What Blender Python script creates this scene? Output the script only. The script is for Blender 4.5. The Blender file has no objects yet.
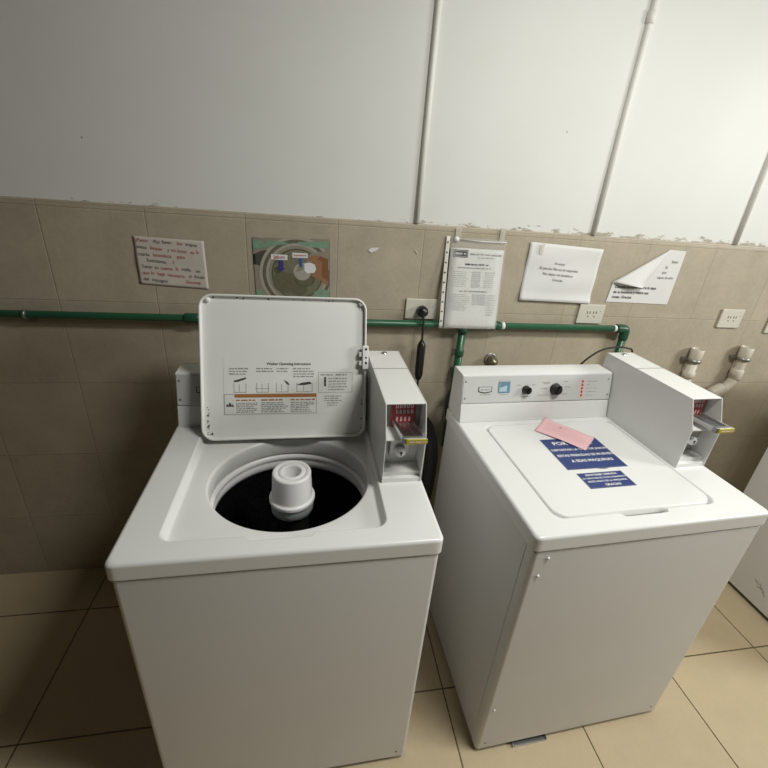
import bpy, bmesh, math, random
from mathutils import Vector, Matrix
sc = bpy.context.scene
col = sc.collection
rnd = random.Random(7)
R_ = math.radians

# ---------------------------------------------------------------- camera, world, lights, exposure
cam_d = bpy.data.cameras.new('camera'); cam = bpy.data.objects.new('camera', cam_d); col.objects.link(cam)
CR = ((0.98520122, -0.00320073, -0.17137184), (-0.15473958, 0.41339984, -0.89730498), (0.07371712, 0.91054397, 0.40678675))
cam.matrix_world = Matrix.Translation((-0.1155, -1.4972, 1.6341)) @ Matrix(CR).to_4x4()
cam_d.sensor_width = 36; cam_d.lens = 414.55 / 768 * 36; cam_d.shift_y = -10.53 / 768; cam_d.clip_start = 0.02
sc.camera = cam
sc.view_settings.view_transform = 'Standard'; sc.view_settings.look = 'None'
sc.view_settings.gamma = 1; sc.view_settings.use_curve_mapping = False
sc.view_settings.exposure = 0.0
w = bpy.data.worlds.new('world'); sc.world = w; w.use_nodes = True
w.node_tree.nodes['Background'].inputs[0].default_value = (1.0, 0.88, 0.62, 1)
w.node_tree.nodes['Background'].inputs[1].default_value = 0.022
def area(name, loc, target, sx, sy, power, color):
    l = bpy.data.lights.new(name, 'AREA'); l.shape = 'RECTANGLE'; l.size = sx; l.size_y = sy
    l.energy = power; l.color = color
    o = bpy.data.objects.new(name, l); col.objects.link(o); o.location = loc
    o.rotation_euler = (Vector(target) - Vector(loc)).to_track_quat('-Z', 'Y').to_euler()
    return o
area('ceiling_lamp_light', (.90, -1.24, 2.66), (.90, -1.24, 0), .7, .28, 31, (1.0, .99, .93))      # ceiling lamp over the machines
area('added_side_light', (3.4, -1.6, 2.3), (.5, -.3, 1.2), .8, .6, 52, (1.0, 1.0, .96))               # added unseen area light from the right, balances the brightness

# ---------------------------------------------------------------- materials
def mat(name, color, rough=0.5, metal=0.0, spec=0.5, alpha=1.0, bump=0.0, bscale=60, var=0.0, vscale=8, trans=0.0, coat=0.0):
    m = bpy.data.materials.new(name); m.use_nodes = True
    nt = m.node_tree; b = nt.nodes['Principled BSDF']
    b.inputs['Base Color'].default_value = (*color, 1); b.inputs['Roughness'].default_value = rough
    b.inputs['Metallic'].default_value = metal; b.inputs['Specular IOR Level'].default_value = spec
    b.inputs['Alpha'].default_value = alpha; b.inputs['Transmission Weight'].default_value = trans
    b.inputs['Coat Weight'].default_value = coat
    tc = nt.nodes.new('ShaderNodeTexCoord')
    n = nt.nodes.new('ShaderNodeTexNoise'); n.inputs['Scale'].default_value = vscale; n.inputs['Detail'].default_value = 5
    nt.links.new(tc.outputs['Object'], n.inputs['Vector'])
    mx = nt.nodes.new('ShaderNodeMix'); mx.data_type = 'RGBA'
    k = max(var, 0.02)
    mx.inputs['A'].default_value = (*[c * (1 - k) for c in color], 1); mx.inputs['B'].default_value = (*[min(1, c * (1 + k)) for c in color], 1)
    nt.links.new(n.outputs['Fac'], mx.inputs['Factor']); nt.links.new(mx.outputs['Result'], b.inputs['Base Color'])
    if bump:
        n2 = nt.nodes.new('ShaderNodeTexNoise'); n2.inputs['Scale'].default_value = bscale
        nt.links.new(tc.outputs['Object'], n2.inputs['Vector'])
        bp = nt.nodes.new('ShaderNodeBump'); bp.inputs['Strength'].default_value = bump; bp.inputs['Distance'].default_value = 0.002
        nt.links.new(n2.outputs['Fac'], bp.inputs['Height']); nt.links.new(bp.outputs['Normal'], b.inputs['Normal'])
    return m
M = dict(
    enamel=mat('white_enamel', (.765, .77, .755), .28, var=.015),
    cabinet=mat('painted_steel_white', (.70, .70, .69), .30, var=.03, vscale=3, bump=.05, bscale=220),
    panel=mat('light_grey_panel', (.60, .61, .60), .35),
    plastic=mat('white_plastic', (.80, .80, .80), .38),
    lidin=mat('lid_enamel_inside', (.84, .85, .82), .35, var=.03),
    aggrey=mat('teal_grey_plastic', (.34, .38, .385), .4),
    black=mat('black_plastic', (.012, .012, .012), .35),
    rubber=mat('black_rubber', (.02, .02, .02), .6),
    steel=mat('brushed_steel', (.62, .62, .62), .28, 1.0, var=.08, vscale=30),
    darksteel=mat('dull_steel', (.30, .30, .29), .4, .8, var=.15, vscale=30),
    red=mat('dark_red_plate', (.32, .03, .04), .35),
    redlamp=mat('red_indicator', (.42, .05, .05), .3),
    pinkprint=mat('pink_print', (.80, .52, .52), .5),
    yellow=mat('yellow_plastic', (.42, .40, .03), .35),
    blue=mat('blue_sticker', (.022, .045, .18), .35, var=.06, vscale=30),
    bluebadge=mat('blue_badge', (.16, .28, .38), .3),
    bluelight=mat('pale_blue_print', (.45, .60, .68), .4),
    white=mat('white_print', (.82, .82, .82), .5),
    silver=mat('silver_edge', (.16, .18, .30), .4, .3),
    pink=mat('pink_paper', (.82, .52, .55), .7, var=.04, vscale=20),
    paper=mat('white_paper', (.77, .77, .75), .6, var=.03, vscale=14),
    notepaper=mat('pinkish_note_paper', (.62, .56, .50), .7, var=.05, vscale=20),
    ink=mat('black_ink', (.06, .06, .06), .7),
    greyink=mat('grey_ink', (.30, .30, .29), .7),
    paleink=mat('pale_grey_ink', (.50, .50, .49), .7),
    redink=mat('red_ink', (.42, .06, .05), .7),
    orange=mat('orange_print', (.42, .17, .05), .6),
    green=mat('green_pipe_plastic', (.022, .105, .050), .32, var=.08),
    greendark=mat('green_fitting_plastic', (.018, .085, .042), .35, var=.08),
    pvc=mat('white_pvc', (.62, .57, .48), .42, var=.06, vscale=20),
    conduit=mat('painted_conduit', (.76, .75, .70), .5, var=.06, vscale=30, bump=.2, bscale=90),
    brass=mat('dull_brass', (.30, .26, .18), .35, .8, var=.2, vscale=60),
    socket=mat('ivory_socket_plate', (.66, .64, .55), .4),
    rust=mat('dark_grime', (.08, .07, .05), .8),
    tape=mat('clear_tape', (.75, .72, .62), .25, alpha=.45),
    plasticfilm=mat('clear_plastic_pocket', (.85, .85, .80), .12, alpha=.16),
    strip=mat('milky_plastic_strip', (.72, .70, .62), .4),
)
def enamel_dark():
    m = bpy.data.materials.new('speckled_dark_enamel'); m.use_nodes = True; nt = m.node_tree; b = nt.nodes['Principled BSDF']
    tc = nt.nodes.new('ShaderNodeTexCoord'); v = nt.nodes.new('ShaderNodeTexVoronoi'); v.inputs['Scale'].default_value = 260
    nt.links.new(tc.outputs['Object'], v.inputs['Vector'])
    r = nt.nodes.new('ShaderNodeValToRGB'); r.color_ramp.elements[0].position = .12; r.color_ramp.elements[0].color = (.10, .10, .11, 1)
    r.color_ramp.elements[1].position = .25; r.color_ramp.elements[1].color = (.004, .004, .005, 1)
    nt.links.new(v.outputs['Distance'], r.inputs['Fac']); nt.links.new(r.outputs['Color'], b.inputs['Base Color'])
    b.inputs['Roughness'].default_value = .35; b.inputs['Specular IOR Level'].default_value = .15
    return m
M['basket'] = enamel_dark()

def tile_mat(name, base, grout, px, pz, x0, z0, ax, gw, rough, var, bumpd=.001, edge=.0):
    """square tiles laid on a grid through (x0,z0) with the pitch (px,pz); ax = the second axis (1 floor, 2 wall)"""
    m = bpy.data.materials.new(name); m.use_nodes = True; nt = m.node_tree; N = nt.nodes; Lk = nt.links; b = N['Principled BSDF']
    tc = N.new('ShaderNodeTexCoord'); sp = N.new('ShaderNodeSeparateXYZ'); Lk.new(tc.outputs['Object'], sp.inputs[0])
    def mt(op, a, bb=None, c=None):
        n = N.new('ShaderNodeMath'); n.operation = op
        for i, q in enumerate((a, bb, c)):
            if q is None: continue
            if isinstance(q, (int, float)): n.inputs[i].default_value = q
            else: Lk.new(q, n.inputs[i])
        return n.outputs[0]
    ds, ids = [], []
    for out, p, o in ((sp.outputs[0], px, x0), (sp.outputs[ax], pz, z0)):
        t = mt('DIVIDE', mt('SUBTRACT', out, o), p)
        fl = mt('FLOOR', t); fr = mt('SUBTRACT', t, fl)
        d = mt('MULTIPLY', mt('MINIMUM', fr, mt('SUBTRACT', 1.0, fr)), p)
        ds.append(d); ids.append(fl)
    d = mt('MINIMUM', *ds)
    nz = N.new('ShaderNodeTexNoise'); nz.inputs['Scale'].default_value = 9; nz.inputs['Detail'].default_value = 6; nz.inputs['Roughness'].default_value = .65
    Lk.new(tc.outputs['Object'], nz.inputs['Vector'])
    nf = N.new('ShaderNodeTexNoise'); nf.inputs['Scale'].default_value = 70; nf.inputs['Detail'].default_value = 4
    Lk.new(tc.outputs['Object'], nf.inputs['Vector'])
    cb = N.new('ShaderNodeCombineXYZ'); Lk.new(ids[0], cb.inputs[0]); Lk.new(ids[1], cb.inputs[1])
    wn = N.new('ShaderNodeTexWhiteNoise'); Lk.new(cb.outputs[0], wn.inputs['Vector'])
    f = mt('ADD', mt('MULTIPLY', nz.outputs['Fac'], .6), mt('ADD', mt('MULTIPLY', nf.outputs['Fac'], .25), mt('MULTIPLY', wn.outputs['Value'], .15)))
    rp = N.new('ShaderNodeValToRGB'); Lk.new(f, rp.inputs['Fac'])
    rp.color_ramp.elements[0].position = .3; rp.color_ramp.elements[0].color = (*[c * (1 - var) for c in base], 1)
    rp.color_ramp.elements[1].position = .7; rp.color_ramp.elements[1].color = (*[c * (1 + var) for c in base], 1)
    g = mt('LESS_THAN', mt('ADD', d, mt('MULTIPLY', nf.outputs['Fac'], gw * .5)), gw * .75)
    mx = N.new('ShaderNodeMix'); mx.data_type = 'RGBA'; Lk.new(g, mx.inputs['Factor']); Lk.new(rp.outputs['Color'], mx.inputs['A'])
    mx.inputs['B'].default_value = (*grout, 1); Lk.new(mx.outputs['Result'], b.inputs['Base Color'])
    b.inputs['Roughness'].default_value = rough; b.inputs['Specular IOR Level'].default_value = .3
    h = N.new('ShaderNodeMapRange'); Lk.new(d, h.inputs['Value']); h.inputs['From Min'].default_value = gw * .3; h.inputs['From Max'].default_value = gw * .9
    bp = N.new('ShaderNodeBump'); bp.inputs['Strength'].default_value = .6; bp.inputs['Distance'].default_value = bumpd
    Lk.new(h.outputs['Result'], bp.inputs['Height']); Lk.new(bp.outputs['Normal'], b.inputs['Normal'])
    return m
M['walltile'] = tile_mat('beige_wall_tile', (.455, .40, .305), (.385, .335, .25), .304, .3048, -.9415, 1.2175, 2, .0030, .45, .16)
M['floortile'] = tile_mat('cream_floor_tile', (.60, .49, .32), (.14, .10, .06), .4515, .45, -1.0, -.205, 1, .005, .42, .06)

def paint_mat():
    m = bpy.data.materials.new('white_wall_paint'); m.use_nodes = True; nt = m.node_tree; N = nt.nodes; Lk = nt.links; b = N['Principled BSDF']
    tc = N.new('ShaderNodeTexCoord'); sp = N.new('ShaderNodeSeparateXYZ'); Lk.new(tc.outputs['Object'], sp.inputs[0])
    n = N.new('ShaderNodeTexNoise'); n.inputs['Scale'].default_value = 3; n.inputs['Detail'].default_value = 6; Lk.new(tc.outputs['Object'], n.inputs['Vector'])
    r = N.new('ShaderNodeValToRGB'); Lk.new(n.outputs['Fac'], r.inputs['Fac'])
    r.color_ramp.elements[0].position = .35; r.color_ramp.elements[0].color = (.755, .76, .725, 1)
    r.color_ramp.elements[1].position = .65; r.color_ramp.elements[1].color = (.785, .79, .76, 1)
    # flaking paint along the tile top
    mp = N.new('ShaderNodeMapping'); mp.inputs['Scale'].default_value = (9, 1, 34); Lk.new(tc.outputs['Object'], mp.inputs['Vector'])
    f = N.new('ShaderNodeTexNoise'); f.inputs['Scale'].default_value = 1.6; f.inputs['Detail'].default_value = 7; f.inputs['Roughness'].default_value = .75
    Lk.new(mp.outputs[0], f.inputs['Vector'])
    zr = N.new('ShaderNodeMapRange'); Lk.new(sp.outputs[2], zr.inputs['Value'])
    zr.inputs['From Min'].default_value = 1.53; zr.inputs['From Max'].default_value = 1.575; zr.inputs['To Min'].default_value = .12; zr.inputs['To Max'].default_value = -.16
    xr = N.new('ShaderNodeMapRange'); Lk.new(sp.outputs[0], xr.inputs['Value'])
    xr.inputs['From Min'].default_value = -.1; xr.inputs['From Max'].default_value = .9; xr.inputs['To Min'].default_value = -.06; xr.inputs['To Max'].default_value = .035
    a = N.new('ShaderNodeMath'); a.operation = 'ADD'; Lk.new(f.outputs['Fac'], a.inputs[0]); Lk.new(zr.outputs[0], a.inputs[1])
    a2 = N.new('ShaderNodeMath'); a2.operation = 'ADD'; Lk.new(a.outputs[0], a2.inputs[0]); Lk.new(xr.outputs[0], a2.inputs[1])
    g = N.new('ShaderNodeMath'); g.operation = 'GREATER_THAN'; Lk.new(a2.outputs[0], g.inputs[0]); g.inputs[1].default_value = .622
    mx = N.new('ShaderNodeMix'); mx.data_type = 'RGBA'; Lk.new(g.outputs[0], mx.inputs['Factor']); Lk.new(r.outputs['Color'], mx.inputs['A'])
    mx.inputs['B'].default_value = (.40, .37, .29, 1)
    # sparse dark specks
    v = N.new('ShaderNodeTexVoronoi'); v.inputs['Scale'].default_value = 4.5; Lk.new(tc.outputs['Object'], v.inputs['Vector'])
    l = N.new('ShaderNodeMath'); l.operation = 'LESS_THAN'; Lk.new(v.outputs['Distance'], l.inputs[0]); l.inputs[1].default_value = .014
    m2 = N.new('ShaderNodeMix'); m2.data_type = 'RGBA'; Lk.new(l.outputs[0], m2.inputs['Factor']); Lk.new(mx.outputs['Result'], m2.inputs['A'])
    m2.inputs['B'].default_value = (.40, .38, .32, 1)
    Lk.new(m2.outputs['Result'], b.inputs['Base Color']); b.inputs['Roughness'].default_value = .55
    n3 = N.new('ShaderNodeTexNoise'); n3.inputs['Scale'].default_value = 40; n3.inputs['Detail'].default_value = 5; Lk.new(tc.outputs['Object'], n3.inputs['Vector'])
    bp = N.new('ShaderNodeBump'); bp.inputs['Strength'].default_value = .12; bp.inputs['Distance'].default_value = .002
    Lk.new(n3.outputs['Fac'], bp.inputs['Height']); Lk.new(bp.outputs['Normal'], b.inputs['Normal'])
    return m
M['paint'] = paint_mat()

# ---------------------------------------------------------------- mesh helpers
class MB:
    def __init__(s): s.bm = bmesh.new(); s.mats = []
    def mi(s, m):
        if m is None: m = 'enamel'
        if m not in s.mats: s.mats.append(m)
        return s.mats.index(m)
    def face(s, vs, m=None, smooth=False):
        try: f = s.bm.faces.new(vs)
        except ValueError: return None
        f.material_index = s.mi(m); f.smooth = smooth; return f
    def box(s, a, b, m=None, T=None):
        vs = [Vector((x, y, z)) for x in (a[0], b[0]) for y in (a[1], b[1]) for z in (a[2], b[2])]
        if T is not None: vs = [T @ v for v in vs]
        v = [s.bm.verts.new(p) for p in vs]
        for q in ((0, 1, 3, 2), (4, 6, 7, 5), (0, 4, 5, 1), (2, 3, 7, 6), (0, 2, 6, 4), (1, 5, 7, 3)):
            s.face([v[i] for i in q], m)
    def prism(s, poly, lo, hi, axis, m=None):
        """extrude a 2-D polygon along axis: 0 -> poly is (y,z); 2 -> poly is (x,y)"""
        f = (lambda p, t: (t, p[0], p[1])) if axis == 0 else (lambda p, t: (p[0], p[1], t))
        A = [s.bm.verts.new(f(p, lo)) for p in poly]; B = [s.bm.verts.new(f(p, hi)) for p in poly]
        n = len(poly)
        for i in range(n): s.face([A[i], A[(i + 1) % n], B[(i + 1) % n], B[i]], m)
        s.face(A[::-1], m); s.face(B, m)
    def loft(s, rings, m=None, smooth=True, closed=True, cap0=False, cap1=False):
        prev = None; first = None
        for r in rings:
            vs = [s.bm.verts.new(p) for p in r]
            if prev:
                n = len(vs)
                for i in range(n if closed else n - 1):
                    s.face([prev[i], prev[(i + 1) % n], vs[(i + 1) % n], vs[i]], m, smooth)
            else: first = vs
            prev = vs
        if cap0: s.face(first[::-1], m)
        if cap1: s.face(prev, m)
    def lathe(s, prof, c, m=None, n=48, axis='z', cap0=False, cap1=False, sy=1.0):
        rings = []
        for r, h in prof:
            ring = []
            for i in range(n):
                a = 2 * math.pi * i / n
                x, y = r * math.cos(a), r * math.sin(a) * sy
                ring.append({'z': (c[0] + x, c[1] + y, c[2] + h), 'y': (c[0] + x, c[1] + h, c[2] + y), 'x': (c[0] + h, c[1] + x, c[2] + y)}[axis])
            rings.append(ring)
        s.loft(rings, m, True, True, cap0, cap1)
    def tube(s, pts, r, m=None, n=16, caps=True):
        pts = [Vector(p) for p in pts]; rings = []
        up = Vector((0.13, 0.97, 0.21)).normalized()
        rs = r if isinstance(r, (list, tuple)) else [r] * len(pts)
        for i, p in enumerate(pts):
            t = (pts[min(i + 1, len(pts) - 1)] - pts[max(i - 1, 0)]).normalized()
            a = t.cross(up).normalized(); b = t.cross(a).normalized()
            rings.append([p + rs[i] * (math.cos(2 * math.pi * k / n) * a + math.sin(2 * math.pi * k / n) * b) for k in range(n)])
        s.loft(rings, m, True, True, caps, caps)
    def build(s, name, parent=None, bevel=0, seg=2, solid=0, loc=None, rot=None, recalc=True):
        if recalc: bmesh.ops.recalc_face_normals(s.bm, faces=s.bm.faces)
        me = bpy.data.meshes.new(name); s.bm.to_mesh(me); s.bm.free()
        for m in s.mats: me.materials.append(M[m])
        o = bpy.data.objects.new(name, me); col.objects.link(o)
        if parent: o.parent = parent
        if loc: o.location = loc
        if rot: o.rotation_euler = rot
        if solid:
            k = o.modifiers.new('solid', 'SOLIDIFY'); k.thickness = solid; k.offset = -1
        if bevel:
            k = o.modifiers.new('bevel', 'BEVEL'); k.width = bevel; k.segments = seg; k.limit_method = 'ANGLE'; k.angle_limit = R_(35)
            k.harden_normals = True
            for p in me.polygons: p.use_smooth = True
        return o
def smooth_path(pts, k=6):
    P = [Vector(p) for p in pts]; out = []
    for i in range(len(P) - 1):
        p0 = P[max(i - 1, 0)]; p1 = P[i]; p2 = P[i + 1]; p3 = P[min(i + 2, len(P) - 1)]
        for j in range(k):
            t = j / k
            out.append(.5 * ((2 * p1) + (p2 - p0) * t + (2 * p0 - 5 * p1 + 4 * p2 - p3) * t * t + (3 * p1 - p0 - 3 * p2 + p3) * t ** 3))
    out.append(P[-1]); return out
def tag(o, label=None, cat=None, group=None, kind=None):
    if label: o['label'] = label
    if cat: o['category'] = cat
    if group: o['group'] = group
    if kind: o['kind'] = kind
    return o
def empty(name, loc, rz=0):
    o = bpy.data.objects.new(name, None); col.objects.link(o); o.location = loc; o.rotation_euler = (0, 0, rz); o.empty_display_size = .1
    return o
def copy_tree(o, parent=None):
    c = o.copy(); col.objects.link(c)
    if parent: c.parent = parent
    for ch in list(o.children): copy_tree(ch, c)
    return c
TXT = {}
def text_mesh(s, size, bold=False, align='CENTER'):
    key = (s, size, bold, align)
    if key in TXT: return TXT[key]
    cu = bpy.data.curves.new('t', 'FONT'); cu.body = s; cu.size = size; cu.align_x = align; cu.align_y = 'CENTER'; cu.resolution_u = 2
    if bold: cu.offset = size * .022
    o = bpy.data.objects.new('t', cu); col.objects.link(o)
    dg = bpy.context.evaluated_depsgraph_get(); dg.update()
    me = bpy.data.meshes.new_from_object(o.evaluated_get(dg), depsgraph=dg)
    vs = [v.co.copy() for v in me.vertices]; fs = [list(p.vertices) for p in me.polygons]
    bpy.data.objects.remove(o); bpy.data.curves.remove(cu); bpy.data.meshes.remove(me)
    TXT[key] = (vs, fs); return TXT[key]
class Sheet(MB):
    """flat printed shapes on a plane: origin O, right X, up Y (metres); lay = height over the plane"""
    def __init__(s, O, X, Y, disp=None):
        super().__init__(); s.O = Vector(O); s.X = Vector(X).normalized(); s.Y = Vector(Y).normalized(); s.N = s.X.cross(s.Y); s.disp = disp
    def P(s, x, y, lay): return s.O + s.X * x + s.Y * y + s.N * (lay + (s.disp(x, y) if s.disp else 0))
    def poly(s, pts, m, lay=.0006):
        s.face([s.bm.verts.new(s.P(x, y, lay)) for x, y in pts], m)
    def rect(s, x0, y0, x1, y1, m, lay=.0006, n=1):
        for i in range(n):
            a = x0 + (x1 - x0) * i / n; b = x0 + (x1 - x0) * (i + 1) / n
            s.poly([(a, y0), (b, y0), (b, y1), (a, y1)], m, lay)
    def frame(s, x0, y0, x1, y1, t, m, lay=.0006):
        s.rect(x0, y0, x1, y0 + t, m, lay); s.rect(x0, y1 - t, x1, y1, m, lay); s.rect(x0, y0, x0 + t, y1, m, lay); s.rect(x1 - t, y0, x1, y1, m, lay)
    def disc(s, x, y, r, m, lay=.0006, n=28, sy=1):
        s.poly([(x + r * math.cos(2 * math.pi * i / n), y + r * sy * math.sin(2 * math.pi * i / n)) for i in range(n)], m, lay)
    def ring(s, x, y, r0, r1, m, lay=.0006, n=40, sy=1, a0=0, a1=360):
        for i in range(n):
            a = R_(a0 + (a1 - a0) * i / n); b = R_(a0 + (a1 - a0) * (i + 1) / n)
            s.poly([(x + r * math.cos(t), y + r * sy * math.sin(t)) for r, t in ((r0, a), (r1, a), (r1, b), (r0, b))], m, lay)
    def text(s, t, x, y, size, m='ink', lay=.0008, bold=False, align='CENTER', rot=0, shear=0, sx=1):
        vs, fs = text_mesh(t, size, bold, align); c, n = math.cos(rot), math.sin(rot)
        V = []
        for v in vs:
            a = (v.x + shear * v.y) * sx; b = v.y
            V.append(s.bm.verts.new(s.P(x + a * c - b * n, y + a * n + b * c, lay)))
        for f in fs: s.face([V[i] for i in f], m)
    def micro(s, x0, x1, y, h, m='greyink', lay=.0008, ragged=True):
        """a line of print too small to read"""
        x = x0; end = x1 - (rnd.random() * .25 * (x1 - x0) if ragged else 0)
        while x < end:
            wd = h * rnd.uniform(1.2, 4.5); s.rect(x, y, min(x + wd, end), y + h * rnd.uniform(.75, 1.05), m, lay); x += wd + h * .7
def sub(name, bm_src, parent, **k): return bm_src.build(name, parent, **k)

# ---------------------------------------------------------------- the setting
def structure(o): o['kind'] = 'structure'; return o
m_ = MB(); m_.box((-2.6, -3.2, -.1), (3.6, .12, 0), 'floortile'); structure(m_.build('floor'))
m_ = MB(); m_.box((-2.6, .007, 0), (3.6, .12, 2.9), 'paint'); wall = structure(m_.build('wall_back'))
m_ = MB(); m_.prism([(.007, 0), (0, 0), (0, 1.507), (.0018, 1.5085), (.0018, 1.5105), (.0004, 1.512), (.0008, 1.522), (.003, 1.5285), (.007, 1.5295)], -2.6, 3.6, 0, 'walltile'); structure(m_.build('trim_1'))

# ---------------------------------------------------------------- washing machine
W, D, H = .686, .6262, .925
UC, VC = .343, .271           # centre of the tub opening
def rr_ray(x0, x1, y0, y1, r, notch=0):
    def f(a):
        dx, dy = math.cos(a), math.sin(a)
        t = min(((x1 - UC) / dx if dx > 1e-9 else 9), ((x0 - UC) / dx if dx < -1e-9 else 9), ((y1 - VC) / dy if dy > 1e-9 else 9), ((y0 - VC) / dy if dy < -1e-9 else 9))
        x, y = UC + dx * t, VC + dy * t
        cx = min(max(x, x0 + r), x1 - r); cy = min(max(y, y0 + r), y1 - r)
        if (x < x0 + r or x > x1 - r) and (y < y0 + r or y > y1 - r):
            ox, oy = UC - cx, VC - cy; b = ox * dx + oy * dy; c = ox * ox + oy * oy - r * r
            t = -b + math.sqrt(max(b * b - c, 0)); x, y = UC + dx * t, VC + dy * t
        elif notch and dy < 0 and y < y0 + 1e-4:
            k = max(0, min(1, (.075 - abs(x - UC + .012)) / .012)); k = k * k * (3 - 2 * k)
            if k > 0: x, y = x, y - notch * k
        return x, y
    return f
NA = 400
ANG = sorted([2 * math.pi * i / NA for i in range(NA)])
def ringz(f, z): return [(*f(a), z) for a in ANG]
def ell(ru, rv): return lambda a: (UC + ru * math.cos(a), VC + rv * math.sin(a))

def make_deck(parent):
    b = MB()
    rings = []
    out = lambda d, z, r: ringz(rr_ray(-.007 + d, W + .006 - d, -.003 + d, D - d, r), z)
    for d, z, q in ((.010, -.0445, .008), (.003, -.0445, .012), (.0012, -.044, .013), (0, -.0425, .014), (0, -.040, .014), (0, -.009, .014), (0, -.0075, .014), (.0008, -.0045, .014), (.0028, -.002, .014), (.0055, -.0004, .014), (.008, 0, .014), (.011, 0, .014)):
        rings.append(out(d, H + z, q))
    rec = lambda d, z, r, n=.013: ringz(rr_ray(.0765 + d, .571 - d, .050 + d, .492 - d, r, n), z)
    for d, z, q in ((-.004, 0, .030), (-.0015, 0, .030), (0, -.0008, .030), (.002, -.004, .028), (.006, -.016, .026), (.008, -.0205, .025), (.010, -.0225, .024), (.014, -.023, .022), (.018, -.023, .02)):
        rings.append(rec(d, H + z, q))
    for ru, rv, z in ((.215, .196, -.0235), (.212, .193, -.0242), (.2095, .1905, -.0265), (.208, .189, -.031), (.2075, .1885, -.036), (.2075, .1885, -.073), (.209, .190, -.076)):
        rings.append(ringz(ell(ru, rv), H + z))
    b.loft(rings, 'enamel')
    return b.build('deck', parent)

def make_lid(parent, hinge, theta):
    """origin at the rear edge, lid reaches towards -y, top at z=0"""
    b = MB(); x0, x1 = .082, .5665; Ly = .428
    def f(d, r):
        g = rr_ray(x0 + d, x1 - d, .056 + d, .056 + Ly - d, r)
        return g
    def rg(d, z, r): return [(p[0], p[1] - (.056 + Ly), z) for p in (f(d, r)(a) for a in ANG)]
    def fill(ring, m):
        vs = [b.bm.verts.new(p) for p in ring]; b.face(vs, m)
    top = [rg(.004, 0, .034), rg(.0015, -.001, .036), rg(0, -.004, .038), rg(0, -.018, .038), rg(.0008, -.0195, .037), rg(.0045, -.0195, .034), rg(.0055, -.018, .033), rg(.0065, -.007, .031)]
    b.loft(top, 'lidin', cap0=False)
    bmesh.ops.remove_doubles(b.bm, verts=b.bm.verts, dist=1e-6)
    # top face and inner face
    vs = [v for v in b.bm.verts]
    n = NA
    b.bm.verts.ensure_lookup_table()
    b.face([b.bm.verts[i] for i in range(n)], 'enamel'); b.face([b.bm.verts[len(b.bm.verts) - n + i] for i in range(n)], 'lidin')
    for fc in b.bm.faces:
        if fc.calc_center_median().z > -.006 and len(fc.verts) == 4: fc.material_index = b.mi('enamel')
    o = b.build('lid', parent, loc=(0, hinge[0], H + hinge[1]), rot=(theta, 0, 0))
    return o

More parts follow.
